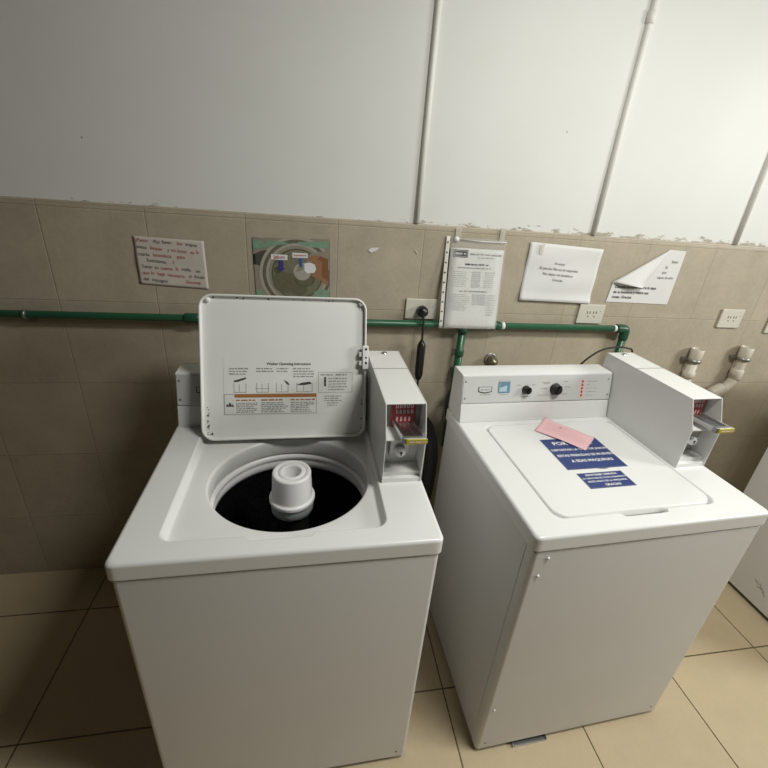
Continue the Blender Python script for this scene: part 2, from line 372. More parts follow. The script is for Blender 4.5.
# slanted control face of the console
FACE_B = Vector((0, D - .1157, H)); FACE_T = Vector((0, D - .0801, H + .164))
FY = (FACE_T - FACE_B).normalized(); FN = Vector((1, 0, 0)).cross(FY)   # points to the front
def make_washer():
    root = empty('washing_machine', (0, 0, 0))
    e = -.0005
    # cabinet: two sides and a back in one folded sheet
    b = MB(); t = .004
    b.prism([(e, .034), (e + t, .034), (e + t, D - .012 - t), (W - e - t, D - .012 - t), (W - e - t, .034), (W - e, .034), (W - e, D - .012), (e, D - .012)], .022, H - .0495, 2, 'cabinet')
    b.build('cabinet', root, bevel=.0015)
    # front panel wraps round the corners
    b = MB(); r = .012; ou = []; n = 8
    for i in range(n + 1):
        a = math.pi + math.pi / 2 * i / n; ou.append((e + r + r * math.cos(a), e + r + r * math.sin(a)))
    for i in range(n + 1):
        a = 1.5 * math.pi + math.pi / 2 * i / n; ou.append((W - e - r + r * math.cos(a), e + r + r * math.sin(a)))
    poly = [(e, .0325)] + ou + [(W - e, .0325), (W - e - t, .0325), (W - e - t, e + t), (e + t, e + t), (e + t, .0325)]
    b.prism(poly, .022, H - .0495, 2, 'cabinet')
    fp = b.build('front_panel', root, bevel=.001)
    for (u, v) in ((.03, .06), (W - .03, .06), (.03, D - .06), (W - .03, D - .06)):
        b = MB(); b.lathe([(.0, 0), (.016, 0), (.018, .004), (.014, .010), (.006, .011), (.006, .026), (0, .026)], (u, v, 0), 'rubber', 20); b.build('foot', root)
    for (u, z) in ((.028, .050), (W - .030, .050)):
        b = MB(); b.lathe([(0, -.001), (.0035, -.0008), (.004, .002)], (u, e, z), 'darksteel', 14, 'y'); b.build('screw', fp)
    make_deck(root)
    # tub
    b = MB()
    b.lathe([(.218, -.079), (.209, -.080), (.202, -.086), (.200, -.094), (.205, -.100), (.206, -.104), (.202, -.109), (.204, -.124), (.212, -.136), (.225, -.138), (.225, -.079), (.218, -.079)], (UC, VC, H), 'plastic', 96, sy=.93)
    b.build('balance_ring', root)
    b = MB()
    b.lathe([(.215, -.139), (.216, -.40), (.200, -.43), (.06, -.44), (0, -.44)], (UC, VC, H), 'basket', 80, sy=.95)
    b.lathe([(0, -.442), (.202, -.433), (.2185, -.40), (.2175, -.139), (.215, -.139)], (UC, VC, H), 'basket', 80, sy=.95)
    b.build('basket', root)
    # agitator
    b = MB(); c = (UC + .003, VC - .002, H)
    b.lathe([(0, -.050), (.001, -.050), (.0205, -.048), (.021, -.047), (.0238, -.004), (.0245, -.001), (.0262, 0), (.028, 0), (.036, 0), (.0365, -.0007), (.0375, -.0007), (.038, 0), (.0475, 0), (.0492, -.0005), (.0507, -.002), (.0513, -.0045), (.0515, -.008), (.0543, -.072), (.0547, -.0755), (.0560, -.0772), (.0595, -.0782), (.0610, -.0793), (.0616, -.081), (.0616, -.0825), (.0616, -.0870), (.0614, -.0890), (.0605, -.0903), (.058, -.0910), (.056, -.0915), (.0, -.0918)], c, 'plastic', 64)
    ag = b.build('agitator', root)
    b = MB(); b.lathe([(.0565, -.0925), (.0575, -.108), (.0565, -.122), (.052, -.126), (.046, -.128), (.046, -.0925), (.0565, -.0925)], c, 'aggrey', 64); s_ = b.build('dispenser_ring', ag); s_['label'] = 'teal grey ring'
    b = MB(); b.lathe([(.045, -.093), (.045, -.34), (.06, -.39), (.12, -.42), (.15, -.432), (0, -.434)], c, 'black', 40)
    for i in range(4):
        a = i * math.pi / 2 + .4; T = Matrix.Translation((c[0], c[1], c[2])) @ Matrix.Rotation(a, 4, 'Z')
        b.box((.03, -.004, -.42), (.12, .004, -.36), 'black', T)
    b.build('lower_column', ag)
    # console body
    u0, u1 = .001, .577
    b = MB()
    q = lambda t, d: (FACE_B.y + (FACE_T.y - FACE_B.y) * t + d, H + .164 * t)
    prof = [q(0, 0), q(.385, 0), q(.390, .003), q(.405, .003), q(.410, -.001), q(.985, -.001), q(1.0, .002), (D - .004, H + .164), (D - .001, H + .160), (D - .001, H)]
    b.prism([(p[0], p[1] + (.0005 if i in (0, 9) else 0)) for i, p in enumerate(prof)], u0, u1, 0, 'enamel')
    con = b.build('console', root, bevel=.003, seg=3)
    L0 = FY * 0
    sh = lambda lay: None
    # control panel plate
    O = FACE_B + FN * .0012
    LEN = (FACE_T - FACE_B).length
    P0, P1 = .415 * LEN, .965 * LEN
    b = Sheet(O, (1, 0, 0), FY)
    T = Matrix((( 1, 0, 0, 0), (0, FY.y, FN.y, 0), (0, FY.z, FN.z, 0), (0, 0, 0, 1))); T = Matrix.Translation(O) @ T
    b.box((u0 + .0025, P0, 0), (u1 - .001, P1, .0018), 'panel', T)
    cp = b.build('control_panel', con, bevel=.0006)
    O2 = O + FN * .0018
    def sheet(): return Sheet(O2, (1, 0, 0), FY)
    for (u, y) in ((.012, .145), (.012, .087), (.562, .145), (.565, .087)):
        b = MB(); b.lathe([(0, .002), (.0026, .0018), (.0034, 0)], (0, 0, 0), 'darksteel', 14); s_ = b.build('screw', cp)
        s_.matrix_local = Matrix.Translation(O2 + Vector((u, 0, 0)) + FY * y) @ T.to_3x3().to_4x4()
    # maker's badge: outlined plate with a curved bottom
    b = sheet(); pts = [(.058, .126), (.108, .126), (.108, .109)] + [(.108 - .050 * i / 8, .109 - .0055 * math.sin(math.pi * i / 8)) for i in range(1, 8)] + [(.058, .109)]
    b.poly(pts, 'black', .0010)
    b.poly([(.0835 + (x - .0835) * .91, .1155 + (y - .1155) * .80 + .001) for x, y in pts], 'panel', .0014)
    b.micro(.066, .101, .114, .0045, 'greyink', .0017, False); b.micro(.064, .102, .097, .0025, 'greyink', .0006, False)
    b.build('maker_badge', cp)
    b = sheet(); b.rect(.131, .103, .174, .143, 'bluebadge', .0012); b.rect(.135, .108, .163, .139, 'bluelight', .0014)
    b.poly([(.137, .121), (.163, .130), (.163, .139), (.137, .139)], 'bluebadge', .0017); b.micro(.132, .172, .148, .0022, 'paleink', .0006, False); b.micro(.138, .168, .096, .0022, 'greyink', .0006, False)
    b.build('round_cornered_sticker', cp)['label'] = 'blue square sticker'
    def knob(u, y, r):
        b = MB(); b.lathe([(0, .019), (r * .72, .019), (r * .82, .017), (r * .9, .003), (r, .0015), (r, 0)], (0, 0, 0), 'black', 32)
        b.box((-.0022, -r * .8, .018), (.0022, r * .8, .0235), 'black')
        o = b.build('knob', cp, bevel=.0006)
        o.matrix_local = Matrix.Translation(O2 + Vector((u, 0, 0)) + FY * y) @ T.to_3x3().to_4x4() @ Matrix.Rotation(-.5, 4, 'Z')
    knob(.236, .112, .0155); knob(.350, .112, .0215)
    b = sheet()
    for (x0, x1, y) in ((.207, .222, .128), (.266, .280, .128), (.222, .262, .087), (.305, .335, .136), (.310, .333, .131), (.300, .325, .114), (.292, .335, .090), (.388, .405, .137), (.392, .418, .117), (.383, .408, .092)):
        x0 -= .008; x1 -= .008
        b.micro(x0, x1, y, .0026, 'greyink', .0006, False)
    for i in range(5): b.micro(.475, .475 + (.040, .012, .042, .042, .028)[i], .1365 - i * .0128, .0022, 'greyink', .0006, False)
    b.rect(.446, .078, .466, .150, 'panel', .0005)
    b.build('panel_print', cp)
    b = sheet()
    b.rect(.4485, .077, .4645, .146, 'pinkprint', .0007)
    b.build('pink_print_strip', cp)
    for i in range(5):
        b = MB(); b.lathe([(0, .004), (.003, .0035), (.0042, 0)], (0, 0, 0), 'redlamp', 14); o = b.build('indicator_lamp', cp)
        o.matrix_local = Matrix.Translation(O2 + Vector((.4565, 0, 0)) + FY * (.138 - i * .0128)) @ T.to_3x3().to_4x4()
    # coin box
    U0, U1 = .5795, .6862; t = .0028; z0 = H + .0005
    Pf = [(.2341, H + .2197), (.1995, H + .1334), (.2009, z0), (.603, z0), (.603, H + .216), (.600, H + .2197)]
    b = MB()
    for a, c_ in ((U0, U0 + t), (U1 - t, U1)): b.prism(Pf, a, c_, 0, 'enamel')
    b.box((U0 + t, .235, H + .2165), (U1 - t, .600, H + .2193), 'enamel')       # top
    b.box((U0 + t, .598, z0), (U1 - t, .6028, H + .2165), 'enamel')                 # back
    b.box((U0 + t, .203, z0), (U1 - t, .600, z0 + .012), 'enamel')                 # bottom
    b.box((U0 + t, .2015, H + .130), (U1 - t, .272, H + .1334), 'enamel')         # shelf
    b.box((U0 + t, .268, H + .1334), (U1 - t, .272, H + .2165), 'darksteel')      # upper inner wall
    b.box((U0 + t, .258, z0 + .012), (U1 - t, .262, H + .130), 'enamel')          # lower inner wall
    b.box((U0 + t, .215, z0 + .012), (U1 - t, .258, z0 + .024), 'enamel')
    cb = b.build('coin_box', root, bevel=.0008)
    b = MB(); b.box((U0 - .0004, .4535, H + .2196), (U1 + .0004, .4550, H + .2203), 'darksteel'); b.build('seam', cb)
    b = MB(); b.lathe([(0, .004), (.0045, .004), (.0052, .0035), (.0085, .003), (.0095, 0)], (.634, .578, H + .2195), 'steel', 24); lk = b.build('top_lock', cb, recalc=True)
    b = MB(); b.box((.631, .5775, H + .2235), (.639, .5795, H + .2242), 'black'); b.build('keyhole', lk)
    # red plate with pale marks over the coin slots
    b = MB(); b.box((.604, .260, H + .136), (.668, .268, H + .214), 'red'); pl = b.build('price_plate', cb, bevel=.001); pl['label'] = 'dark red coin plate'
    b = Sheet((.604, .260, H + .140), (1, 0, 0), (0, 0, 1))
    for i in range(5):
        b.frame(.009 + i * .010, .053, .0155 + i * .010, .065, .0018, 'white', .0006)
        b.rect(.010 + i * .010, .037, .0125 + i * .010, .049, 'steel', .0006); b.rect(.014 + i * .010, .036, .016 + i * .010, .046, 'steel', .0006)
    for i in range(4): b.rect(.012 + i * .011, .014, .017 + i * .011, .027, 'pinkprint', .0006)
    b.build('plate_marks', pl)
    # coin slide
    b = MB(); a0, a1 = .611, .667; v0 = .176
    T2 = Matrix(((1, -.12, 0, .0265), (0, 1, 0, 0), (0, 0, 1, .007), (0, 0, 0, 1)))
    b.box((a0, v0, H + .1400), (a1, .260, H + .1435), 'steel', T2)
    for x in (a0, a1 - .005): b.box((x, v0, H + .1435), (x + .005, .258, H + .153), 'steel', T2)
    b.box((a0 + .012, v0, H + .1435), (a0 + .016, .258, H + .1465), 'steel', T2); b.box((a1 - .020, v0, H + .1435), (a1 - .017, .258, H + .1465), 'steel', T2)
    sl = b.build('coin_slide', cb, bevel=.0006)
    b = MB(); b.box((a0 - .002, v0 - .012, H + .1375), (a1 + .002, v0, H + .1545), 'darksteel', T2); b.build('slide_end', sl, bevel=.002)
    b = MB(); b.box((a0 + .004, v0 - .0155, H + .1385), (a1 + .002, v0 - .0115, H + .154), 'yellow', T2); y_ = b.build('yellow_tip', sl, bevel=.003, seg=3); y_['label'] = 'yellow push tab of the coin slide'
    b = Sheet(T2 @ Vector((a0 + .012, v0 - .0155, H + .1445)), (1, 0, 0), (0, 0, 1)); b.micro(0, .046, 0, .004, 'pinkprint', .0008, False); b.build('tip_marks', y_)
    # lock in the lower bay
    b = MB(); b.prism([(.222, H + .127), (.257, H + .127), (.257, H + .062), (.238, H + .062)], .600, .655, 0, 'darksteel'); br = b.build('lock_bracket', cb, bevel=.002)
    b = MB(); b.lathe([(.0, -.016), (.010, -.016), (.013, -.013), (.014, 0), (.014, .006)], (.628, .232, H + .082), 'plastic', 28, 'y'); lo = b.build('lock', br)
    b = MB(); b.lathe([(0, -.001), (.0035, -.001), (.0035, .0006)], (.628, .2155, H + .083), 'black', 16, 'y'); b.box((.6265, .2145, H + .076), (.6295, .2165, H + .083), 'black'); b.build('keyhole', lo)
    return root

LX = (-.5107, -.8425, R_(.66)); RX = (.4032, -.8501, R_(2.59))
wm = make_washer()                                     # right machine first
wm.location = (RX[0], RX[1], 0); wm.rotation_euler.z = RX[2]
wl = copy_tree(wm); wl.location = (LX[0], LX[1], 0); wl.rotation_euler.z = LX[2]
w3 = copy_tree(wm); w3.location = (1.878, -.855, 0); w3.rotation_euler.z = R_(-.6)
s_ = Sheet((-.0008, .385, .121), (0, -1, 0), (0, 0, 1))
for x0, y0, a_ in ((-.020, .012, -.5), (.002, .010, -.9), (.012, -.004, -.3), (-.004, -.012, .3), (.024, -.014, -.7)):
    s_.poly([(x0, y0), (x0 + .022 * math.cos(a_), y0 + .022 * math.sin(a_)), (x0 + .023 * math.cos(a_), y0 + .022 * math.sin(a_) + .003), (x0 + .002, y0 + .004)], 'greyink', .0006)
ocb = [c for c in w3.children if c.name.startswith('cabinet')][0]
s_.build('scuff_mark', ocb)
make_lid(wm, (.484, .0), 0); make_lid(w3, (.484, .0), 0)
lid = make_lid(wl, (.453, -.0115), R_(-109))
G = 'top loading coin washing machines along the tiled wall'
ofp = [c for c in wm.children if c.name.startswith('front_panel')][0]
for u, z in ((.040, .857), (.026, .800), (.022, .235)):  # small white beads raised on the front panel
    b = MB(); b.lathe([(0, -.004), (.003, -.003), (.0042, 0)], (u, -.002, z), 'plastic', 12, 'y'); b.build('white_bead', ofp)
tag(wl, 'white top-loading coin washing machine with its lid open and agitator showing', 'washing machine', G)
tag(wm, 'white coin washing machine with closed lid carrying blue stickers and a pink slip', 'washing machine', G)
tag(w3, 'white washing machine cut off by the right picture edge, only its side showing', 'washing machine', G)

# lid underside details of the open machine (lid coordinates: x right, -y towards lid front, z = -.0195 rim, -.007 pan)
def lsheet(): return Sheet((0, 0, -.0072), (1, 0, 0), (0, -1, 0))   # up on the open lid is -y
b = Sheet((-.005, -.011, -.0072), (1, 0, 0), (0, -1, 0))
b.rect(.150, .062, .537, .232, 'lidin', .0003)
b.text('Washer Operating Instructions', .338, .216, .0108, 'ink', .0008, True, shear=.1, sx=.95)
for x, wd, n in ((.166, .062, 3), (.243, .052, 2), (.302, .036, 2), (.350, .066, 4)):
    for k in range(n): b.micro(x, x + wd, .200 - k * .008, .0035, 'greyink', .0008)
for x, kd in ((.178, 0), (.243, 1), (.300, 2), (.360, 3)):
    wd = .034 if kd != 3 else .046
    b.rect(x, .130, x + .0016, .158, 'greyink'); b.rect(x + wd, .130, x + wd + .0016, .158, 'greyink'); b.rect(x, .130, x + wd, .1316, 'greyink')
    b.rect(x + wd * .45, .133, x + wd * .45 + .0014, .155, 'greyink')
    if kd == 0: b.poly([(x, .166), (x + .012, .169), (x + .034, .176), (x + .036, .171), (x + .014, .163), (x + .002, .161)], 'ink')
    if kd == 1: b.rect(x - .004, .141, x + wd + .004, .1424, 'greyink')
    if kd == 2: b.poly([(x + .022, .168), (x + .036, .160), (x + .040, .151), (x + .031, .154)], 'ink')
    if kd == 3: b.poly([(x, .152), (x + .016, .159), (x + .040, .162), (x + .046, .155), (x + .020, .151)], 'ink')
b.frame(.425, .128, .530, .191, .0012, 'greyink'); b.micro(.432, .470, .181, .004, 'greyink', ragged=False); b.micro(.478, .512, .181, .004, 'greyink', ragged=False)
b.rect(.443, .147, .449, .176, 'ink')
for i in range(5): b.micro(.456, .515, .170 - i * .0085, .003, 'greyink')
b.frame(.150, .064, .420, .126, .0016, 'greyink'); b.rect(.180, .115, .420, .1250, 'orange', .0008)
b.rect(.152, .066, .179, .124, 'paper', .0004)
b.poly([(.155, .088), (.158, .097), (.162, .092), (.165, .100), (.169, .099), (.171, .092), (.175, .096), (.178, .088)], 'ink')
for x0, x1 in ((.184, .248), (.256, .335), (.342, .415)):
    b.micro(x0, x1, .105, .0045, 'orange')
    for k in range(6): b.micro(x0, x1, .097 - k * .0055, .0030, 'greyink')
for k in range(3): b.micro(.444, .500, .115 - k * .007, .003, 'greyink')
for k in range(2): b.micro(.452, .490, .094 - k * .007, .003, 'greyink')
o = b.build('instruction_label', lid); o['label'] = 'printed operating and warning label inside the lid'
# grime flecks in the pan corners
b = lsheet()
for (cx, cy, sx_, sy_, n) in ((.100, .06, .003, .04, 16), (.104, .017, .008, .004, 6), (.555, .07, .002, .05, 8), (.30, .418, .18, .002, 10), (.548, .40, .006, .01, 4)):
    for i in range(n):
        x = cx + rnd.uniform(-1, 1) * sx_; y = cy + rnd.uniform(-1, 1) * sy_; r = rnd.uniform(.001, .0028)
        b.disc(x, y, r, 'rust', .0005, 8)
b.build('grime', lid)['kind'] = 'stuff'
b = MB()
b.box((.553, -.285, -.030), (.572, -.212, -.020), 'plastic'); pt = b.build('hinge_plate', lid, bevel=.003)
b = MB()
for y in (-.274, -.248, -.232): b.lathe([(0, -.0006), (.0038 if y != -.248 else .002, -.0006), (.0038, .0004)], (.564, y, -.030), 'black', 14)
b.build('screw_hole', pt)
for y in (-.265, -.238):
    b = MB(); b.box((.544, y, -.024), (.553, y + .014, -.008), 'plastic'); b.build('hinge_tab', lid, bevel=.001)
for x in (.105, .549):
    b = MB(); b.lathe([(0, -.016), (.007, -.015), (.0085, -.007)], (x, -.4115, 0), 'plastic', 18); b.build('bumper', lid)

# ---------------------------------------------------------------- things on the right machine
def wpt(o, u, v, z):
    x, y, a = o; return Vector((x + u * math.cos(a) - v * math.sin(a), y + u * math.sin(a) + v * math.cos(a), z))
ax = Vector((math.cos(RX[2]), math.sin(RX[2]), 0)); ay = Vector((-math.sin(RX[2]), math.cos(RX[2]), 0))
def sticker(name, u, v, wd, hg, rot, lines, label):
    X = ax * math.cos(rot) + ay * math.sin(rot); Y = ay * math.cos(rot) - ax * math.sin(rot)
    s = Sheet(wpt(RX, u, v, H + .0003), X, Y)
    c = [s.bm.verts.new(s.P(x, y, z)) for z in (0, .0005) for x, y in ((0, 0), (wd, 0), (wd, hg), (0, hg))]
    s.face(c[4:], 'blue')
    for i in range(4): s.face([c[i], c[(i + 1) % 4], c[4 + (i + 1) % 4], c[4 + i]], 'blue')
    s.frame(.001, .001, wd - .001, hg - .001, .002, 'silver', .0009)
    o = s.build(name); tag(o, label, 'sticker')
    p = Sheet(s.O, X, Y)
    for t, x, y, sz in lines: p.text(t, x, y, sz, 'white', .0011, True)
    if hg > .1: p.rect(.02, .0815, wd - .03, .0825, 'silver', .0011)
    p.build('white_lettering', o)
sticker('blue_sticker', .228, .228, .204, .158, R_(-.5),
        (('POR FAVOR', .100, .130, .026), ('DEPOSITAR LA TAPA DE JABON', .104, .096, .0138), ('ESTAS PRENDAS SE MUEVEN', .106, .066, .0155), ('A ESAS MAQUINAS', .110, .038, .0170)),
        'larger blue sticker with white capitals on the closed lid, half under the pink slip')
sticker('blue_sticker', .243, .143, .148, .066, 0,
        (('MANTENER CERRADA', .074, .055, .0105), ('LA TAPA PARA EL FUNCIONAMIENTO', .074, .041, .0085), ('ADECUADO DE LA MAQUINA', .074, .027, .0095), ('GRACIAS', .080, .011, .0125)),
        'smaller blue sticker with white capitals on the closed lid, nearer its front edge')
# pink slip
e1 = (ax * .106 - ay * .128).normalized(); e2 = (ax * .084 + ay * .068).normalized()
b = MB(); O = wpt(RX, .245, .443, H + .0022); nx, ny = 18, 12; g = {}
for i in range(nx + 1):
    for j in range(ny + 1):
        s_, t_ = i / nx, j / ny
        z = .004 * math.sin(math.pi * s_) * (.4 + .6 * t_) + .010 * max(0, .18 - s_) / .18 * t_ + .0015 * math.sin(9 * t_ + 3 * s_)
        z = max(z, 0)
        g[i, j] = b.bm.verts.new(O + e1 * (.166 * s_) + e2 * (.106 * t_ - .004) + Vector((0, 0, z)))
for i in range(nx):
    for j in range(ny): b.face([g[i, j], g[i + 1, j], g[i + 1, j + 1], g[i, j + 1]], 'pink', True)
pk = b.build('pink_slip', solid=.0004); tag(pk, 'pink paper slip lying askew on the closed washing machine lid', 'paper')
b = Sheet(O + Vector((0, 0, .0062)), e1, e2); b.disc(.062, .070, .004, 'greyink', 0, 12, .8); [b.micro(.02, .15, .03 + .012 * k, .002, 'pinkprint', 0) for k in range(5)]; b.build('pen_mark', pk)
# steel strip under the front of the right machine
b = MB(); T = Matrix.Translation(wpt(RX, 0, 0, 0)) @ Matrix.Rotation(RX[2], 4, 'Z')
b.box((.130, -.009, .0005), (.255, .030, .004), 'steel', T); b.box((.130, .010, .004), (.255, .030, .019), 'darksteel', T); b.box((.130, -.009, .004), (.133, .010, .012), 'steel', T); b.box((.252, -.009, .004), (.255, .010, .012), 'steel', T)
b.build('metal_bracket', bevel=.0008); tag(bpy.data.objects['metal_bracket'], 'small shiny metal bracket on the floor under the front edge of the closed washing machine', 'bracket')

# ---------------------------------------------------------------- pipes on the wall
PY = -.027; PR = .0125; PZ = 1.1756
def pipe_run():
    root = empty('green_water_pipe', (0, 0, PZ))
    root['label'] = 'green plastic water pipe running along the tiled wall with two drops'; root['category'] = 'pipe'
    def T(b, name): o = b.build(name, root); o.location.z = -PZ; return o
    b = MB(); b.tube([(-2.6, PY, PZ), (1.160, PY, PZ)], PR, 'green', 24); T(b, 'pipe')
    b = MB(); b.tube([(.462, PY, PZ), (.462, PY, .62)], .0150, 'green', 24); T(b, 'pipe')
    b = MB(); b.tube([(1.172, PY, PZ), (1.172, PY, .62)], .0150, 'green', 24); T(b, 'pipe')
    def collar(a, c, r=.0175): b = MB(); A, C = Vector(a), Vector(c); d = (C - A) * .12; b.tube([A, A + d * .3, A + d, C - d, C - d * .3, C], [r * .8, r * .93, r, r, r * .93, r * .8], 'greendark', 24); T(b, 'coupling')
    collar((-.55, PY, PZ), (-.50, PY, PZ)); collar((.575, PY, PZ), (.612, PY, PZ), .018)
    collar((.462, PY, 1.075), (.462, PY, 1.045), .0185); collar((.462, PY, .995), (.462, PY, .955), .021)
    b = MB(); b.tube([(.432, PY, PZ), (.492, PY, PZ)], .018, 'greendark', 24); b.tube([(.462, PY, PZ), (.462, PY, PZ - .034)], .018, 'greendark', 24); T(b, 'tee_fitting')
    b = MB(); b.tube(smooth_path([(1.128, PY, PZ), (1.155, PY, PZ), (1.168, PY, PZ - .004), (1.172, PY, PZ - .017), (1.172, PY, PZ - .045)], 5), .018, 'greendark', 24); T(b, 'elbow_fitting')
    b = MB(); b.tube([(.615, PY, PZ), (.629, PY, PZ)], .0145, 'white', 24); w_ = T(b, 'white_band'); w_['label'] = 'white band on the green pipe'
    b = MB(); b.tube([(1.112, PY, PZ), (1.124, PY, PZ)], .0142, 'white', 24); w_ = T(b, 'white_band'); w_['label'] = 'white band on the green pipe'
    for x in (-1.035,):
        b = MB(); b.tube([(x - .006, PY, PZ), (x + .006, PY, PZ)], .0155, 'darksteel', 20); b.box((x - .004, -.012, PZ - .030), (x + .012, -.0005, PZ - .006), 'darksteel'); T(b, 'pipe_clamp')
    return root
pipe_run()
# valve and hose in the dark gap left of the closed machine
v = empty('shutoff_valve', (.462, -.03, .93)); tag(v, 'small shutoff valve with a pale screw below the green pipe drop in the dark gap', 'valve')
b = MB(); b.tube([(-.012, -.026, -.02), (.010, -.026, -.02)], .014, 'darksteel', 16); b.lathe([(0, -.012), (.006, -.012), (.007, 0)], (-.012, -.040, -.005), 'plastic', 16, 'y'); b.build('valve_body', v)
b = MB(); b.tube(smooth_path([(-.016, -.03, -.02), (-.03, -.035, -.07), (-.028, -.05, -.12), (-.024, -.09, -.16), (-.02, -.12, -.22)], 5), .011, 'rubber', 14); b.build('hose', v)
b = MB(); b.tube([(.512, -.05, .985), (.560, -.05, .985)], .013, 'pvc', 16); b.tube([(.500, -.05, .985), (.514, -.05, .985)], .017, 'plastic', 16)
o = b.build('hose_connector'); tag(o, 'pale hose connector lying behind the left end of the closed machine console', 'pipe fitting')
# brass nut over the right console
b = MB(); b.lathe([(0, -.046), (.011, -.045), (.013, -.038), (.020, -.034), (.021, -.020), (.016, -.014), (.016, 0)], (.612, 0, 1.022), 'brass', 10, 'y')
b.lathe([(.022, -.004), (.028, -.003), (.028, 0)], (.612, 0, 1.022), 'darksteel', 24, 'y')
o = b.build('brass_tap_stub'); tag(o, 'round brass tap stub on the wall just above the closed machine console', 'tap')

# conduits painted with the wall
def conduit(x, z0, z1, r, label, coup=None):
    b = MB(); b.tube([(x, .007, z0), (x, .007, z0 + .4), (x, .007, z1)], r, 'conduit', 20)
    o = b.build('painted_conduit'); tag(o, label, 'conduit', 'painted conduits on the upper wall')
    if coup:
        b = MB(); b.tube([(x, .007, coup - .018), (x, .007, coup - .014), (x, .007, coup + .014), (x, .007, coup + .018)], [r, r + .004, r + .004, r], 'conduit', 20); b.build('coupling', o)
conduit(.2435, 1.531, 2.88, .0105, 'leftmost painted conduit rising from the tile edge above the black plug')
conduit(.930, 1.531, 2.88, .0115, 'white painted conduit with a coupling near the top, above the typed notice', 2.185)
conduit(1.570, 1.531, 2.88, .0110, 'white painted conduit rising to the upper right picture edge')

# drain pipes
def drain(x, top, pts, label):
    root = empty('drain_pipe', (x, -.03, top)); tag(root, label, 'drain pipe', 'white drain standpipes on the right of the wall')
    r = .024
    b = MB(); b.tube([(p[0] - x, p[1] + .03, p[2] - top) for p in pts], r * .86, 'pvc', 24); b.build('pipe', root)
    b = MB(); b.lathe([(.020, -.03), (.0215, 0), (.0235, .001), (.0255, -.001), (.0255, -.058), (.0225, -.062), (.021, -.062)], (0, 0, 0), 'pvc', 32); b.build('socket', root)
    b = MB(); b.lathe([(.0262, -.047), (.0275, -.047), (.0275, -.061), (.0262, -.061)], (0, 0, 0), 'darksteel', 32); b.box((-.044, .010, -.058), (-.020, .0285, -.048), 'darksteel'); b.build('pipe_clamp', root)
    return root
p1 = drain(1.560, 1.092, [(1.560, -.03, 1.05), (1.560, -.03, .5)], 'left white drain standpipe with a dark clamp, rising straight behind the coin box')
b = MB(); b.lathe([(.0215, -.105), (.0255, -.107), (.0255, -.135), (.0215, -.137)], (0, 0, 0), 'pvc', 32); b.build('collar', p1)
p2 = drain(1.815, 1.104, smooth_path([(1.815, -.03, 1.05), (1.815, -.03, .975), (1.812, -.03, .945), (1.800, -.03, .915), (1.765, -.03, .878), (1.725, -.03, .852), (1.67, -.03, .835)], 6), 'right white drain standpipe with a dark clamp that bends left at its foot')
b = MB(); b.tube([(0, 0, -.105), (0, 0, -.110), (0, 0, -.150), (-.003, 0, -.156)], [.0215, .0255, .0255, .0215], 'pvc', 28); b.build('collar', p2)
b = MB(); b.tube([(-.040, 0, -.198), (-.052, 0, -.208), (-.086, 0, -.230), (-.094, 0, -.235)], [.0215, .0255, .0255, .0215], 'pvc', 28); b.build('collar', p2)

# ---------------------------------------------------------------- sockets, plug, cables
def outlet(x0, x1, z0, z1, label, gang, rot=0):
    root = empty('wall_outlet', ((x0 + x1) / 2, 0, (z0 + z1) / 2)); tag(root, label, 'outlet', 'ivory wall outlets on the tiled wall')
    wd, hg = (x1 - x0) / 2, (z1 - z0) / 2
    b = MB(); b.box((-wd, -.009, -hg), (wd, -.0003, hg), 'socket'); b.build('plate', root, bevel=.003)
    for gx in gang:
        b = MB(); b.box((gx - .0015 - .006, -.0096, .002), (gx - .006 + .0015, -.0088, .012), 'ink'); b.box((gx + .006 - .0015, -.0096, .002), (gx + .006 + .0015, -.0088, .012), 'ink')
        b.lathe([(0, -.0096), (.0028, -.0096), (.0028, -.0088)], (gx, 0, -.009), 'ink', 12, 'y'); b.build('socket_holes', root)
    b = MB(); b.lathe([(0, -.0098), (.0022, -.0096), (.0025, -.0088)], (wd * .72, 0, hg * .3), 'darksteel', 10, 'y'); b.build('screw', root)
outlet(.231, .352, 1.188, 1.266, 'ivory outlet with a black plug in it, partly behind the clear pocket', (.0,))
outlet(.949, 1.064, 1.188, 1.268, 'ivory double outlet below the gap between the typed notice and the curled notice', (-.012, .016))
outlet(1.631, 1.744, 1.185, 1.268, 'ivory double outlet low on the right, above the drain pipes', (-.012, .016))
outlet(1.893, 2.006, 1.165, 1.248, 'ivory outlet cut off by the right picture edge', (-.012, .016))
pg = empty('power_plug', (.294, -.01, 1.222)); tag(pg, 'black power plug with cord and long inline block hanging from the outlet', 'plug')
b = MB(); b.lathe([(.0195, .0), (.0215, -.004), (.0205, -.022), (.014, -.034), (0, -.036)], (0, 0, 0), 'black', 32, 'y', cap0=True); b.build('plug_body', pg)
b = MB(); b.tube(smooth_path([(0, -.030, -.004), (.002, -.036, -.03), (.004, -.034, -.07), (.006, -.032, -.115)], 5), .0042, 'rubber', 12)
b.tube(smooth_path([(.008, -.032, -.27), (.008, -.034, -.30), (.002, -.04, -.36), (-.004, -.05, -.45), (0, -.06, -.6)], 5), .0042, 'rubber', 12); b.build('cord', pg)
b = MB(); b.tube([(.005, -.032, -.108), (.0055, -.032, -.118), (.006, -.032, -.13), (.008, -.032, -.25), (.008, -.032, -.268), (.008, -.032, -.276)], [.006, .012, .0165, .0165, .012, .006], 'black', 8); b.build('inline_block', pg)
b = MB(); b.tube(smooth_path([wpt(RX, .50, .64, 1.06), wpt(RX, .53, .634, 1.105), wpt(RX, .575, .626, 1.144), wpt(RX, .63, .622, 1.157), wpt(RX, .68, .622, 1.153), wpt(RX, .712, .624, 1.13), wpt(RX, .715, .63, 1.0)], 6), .0034, 'rubber', 12)
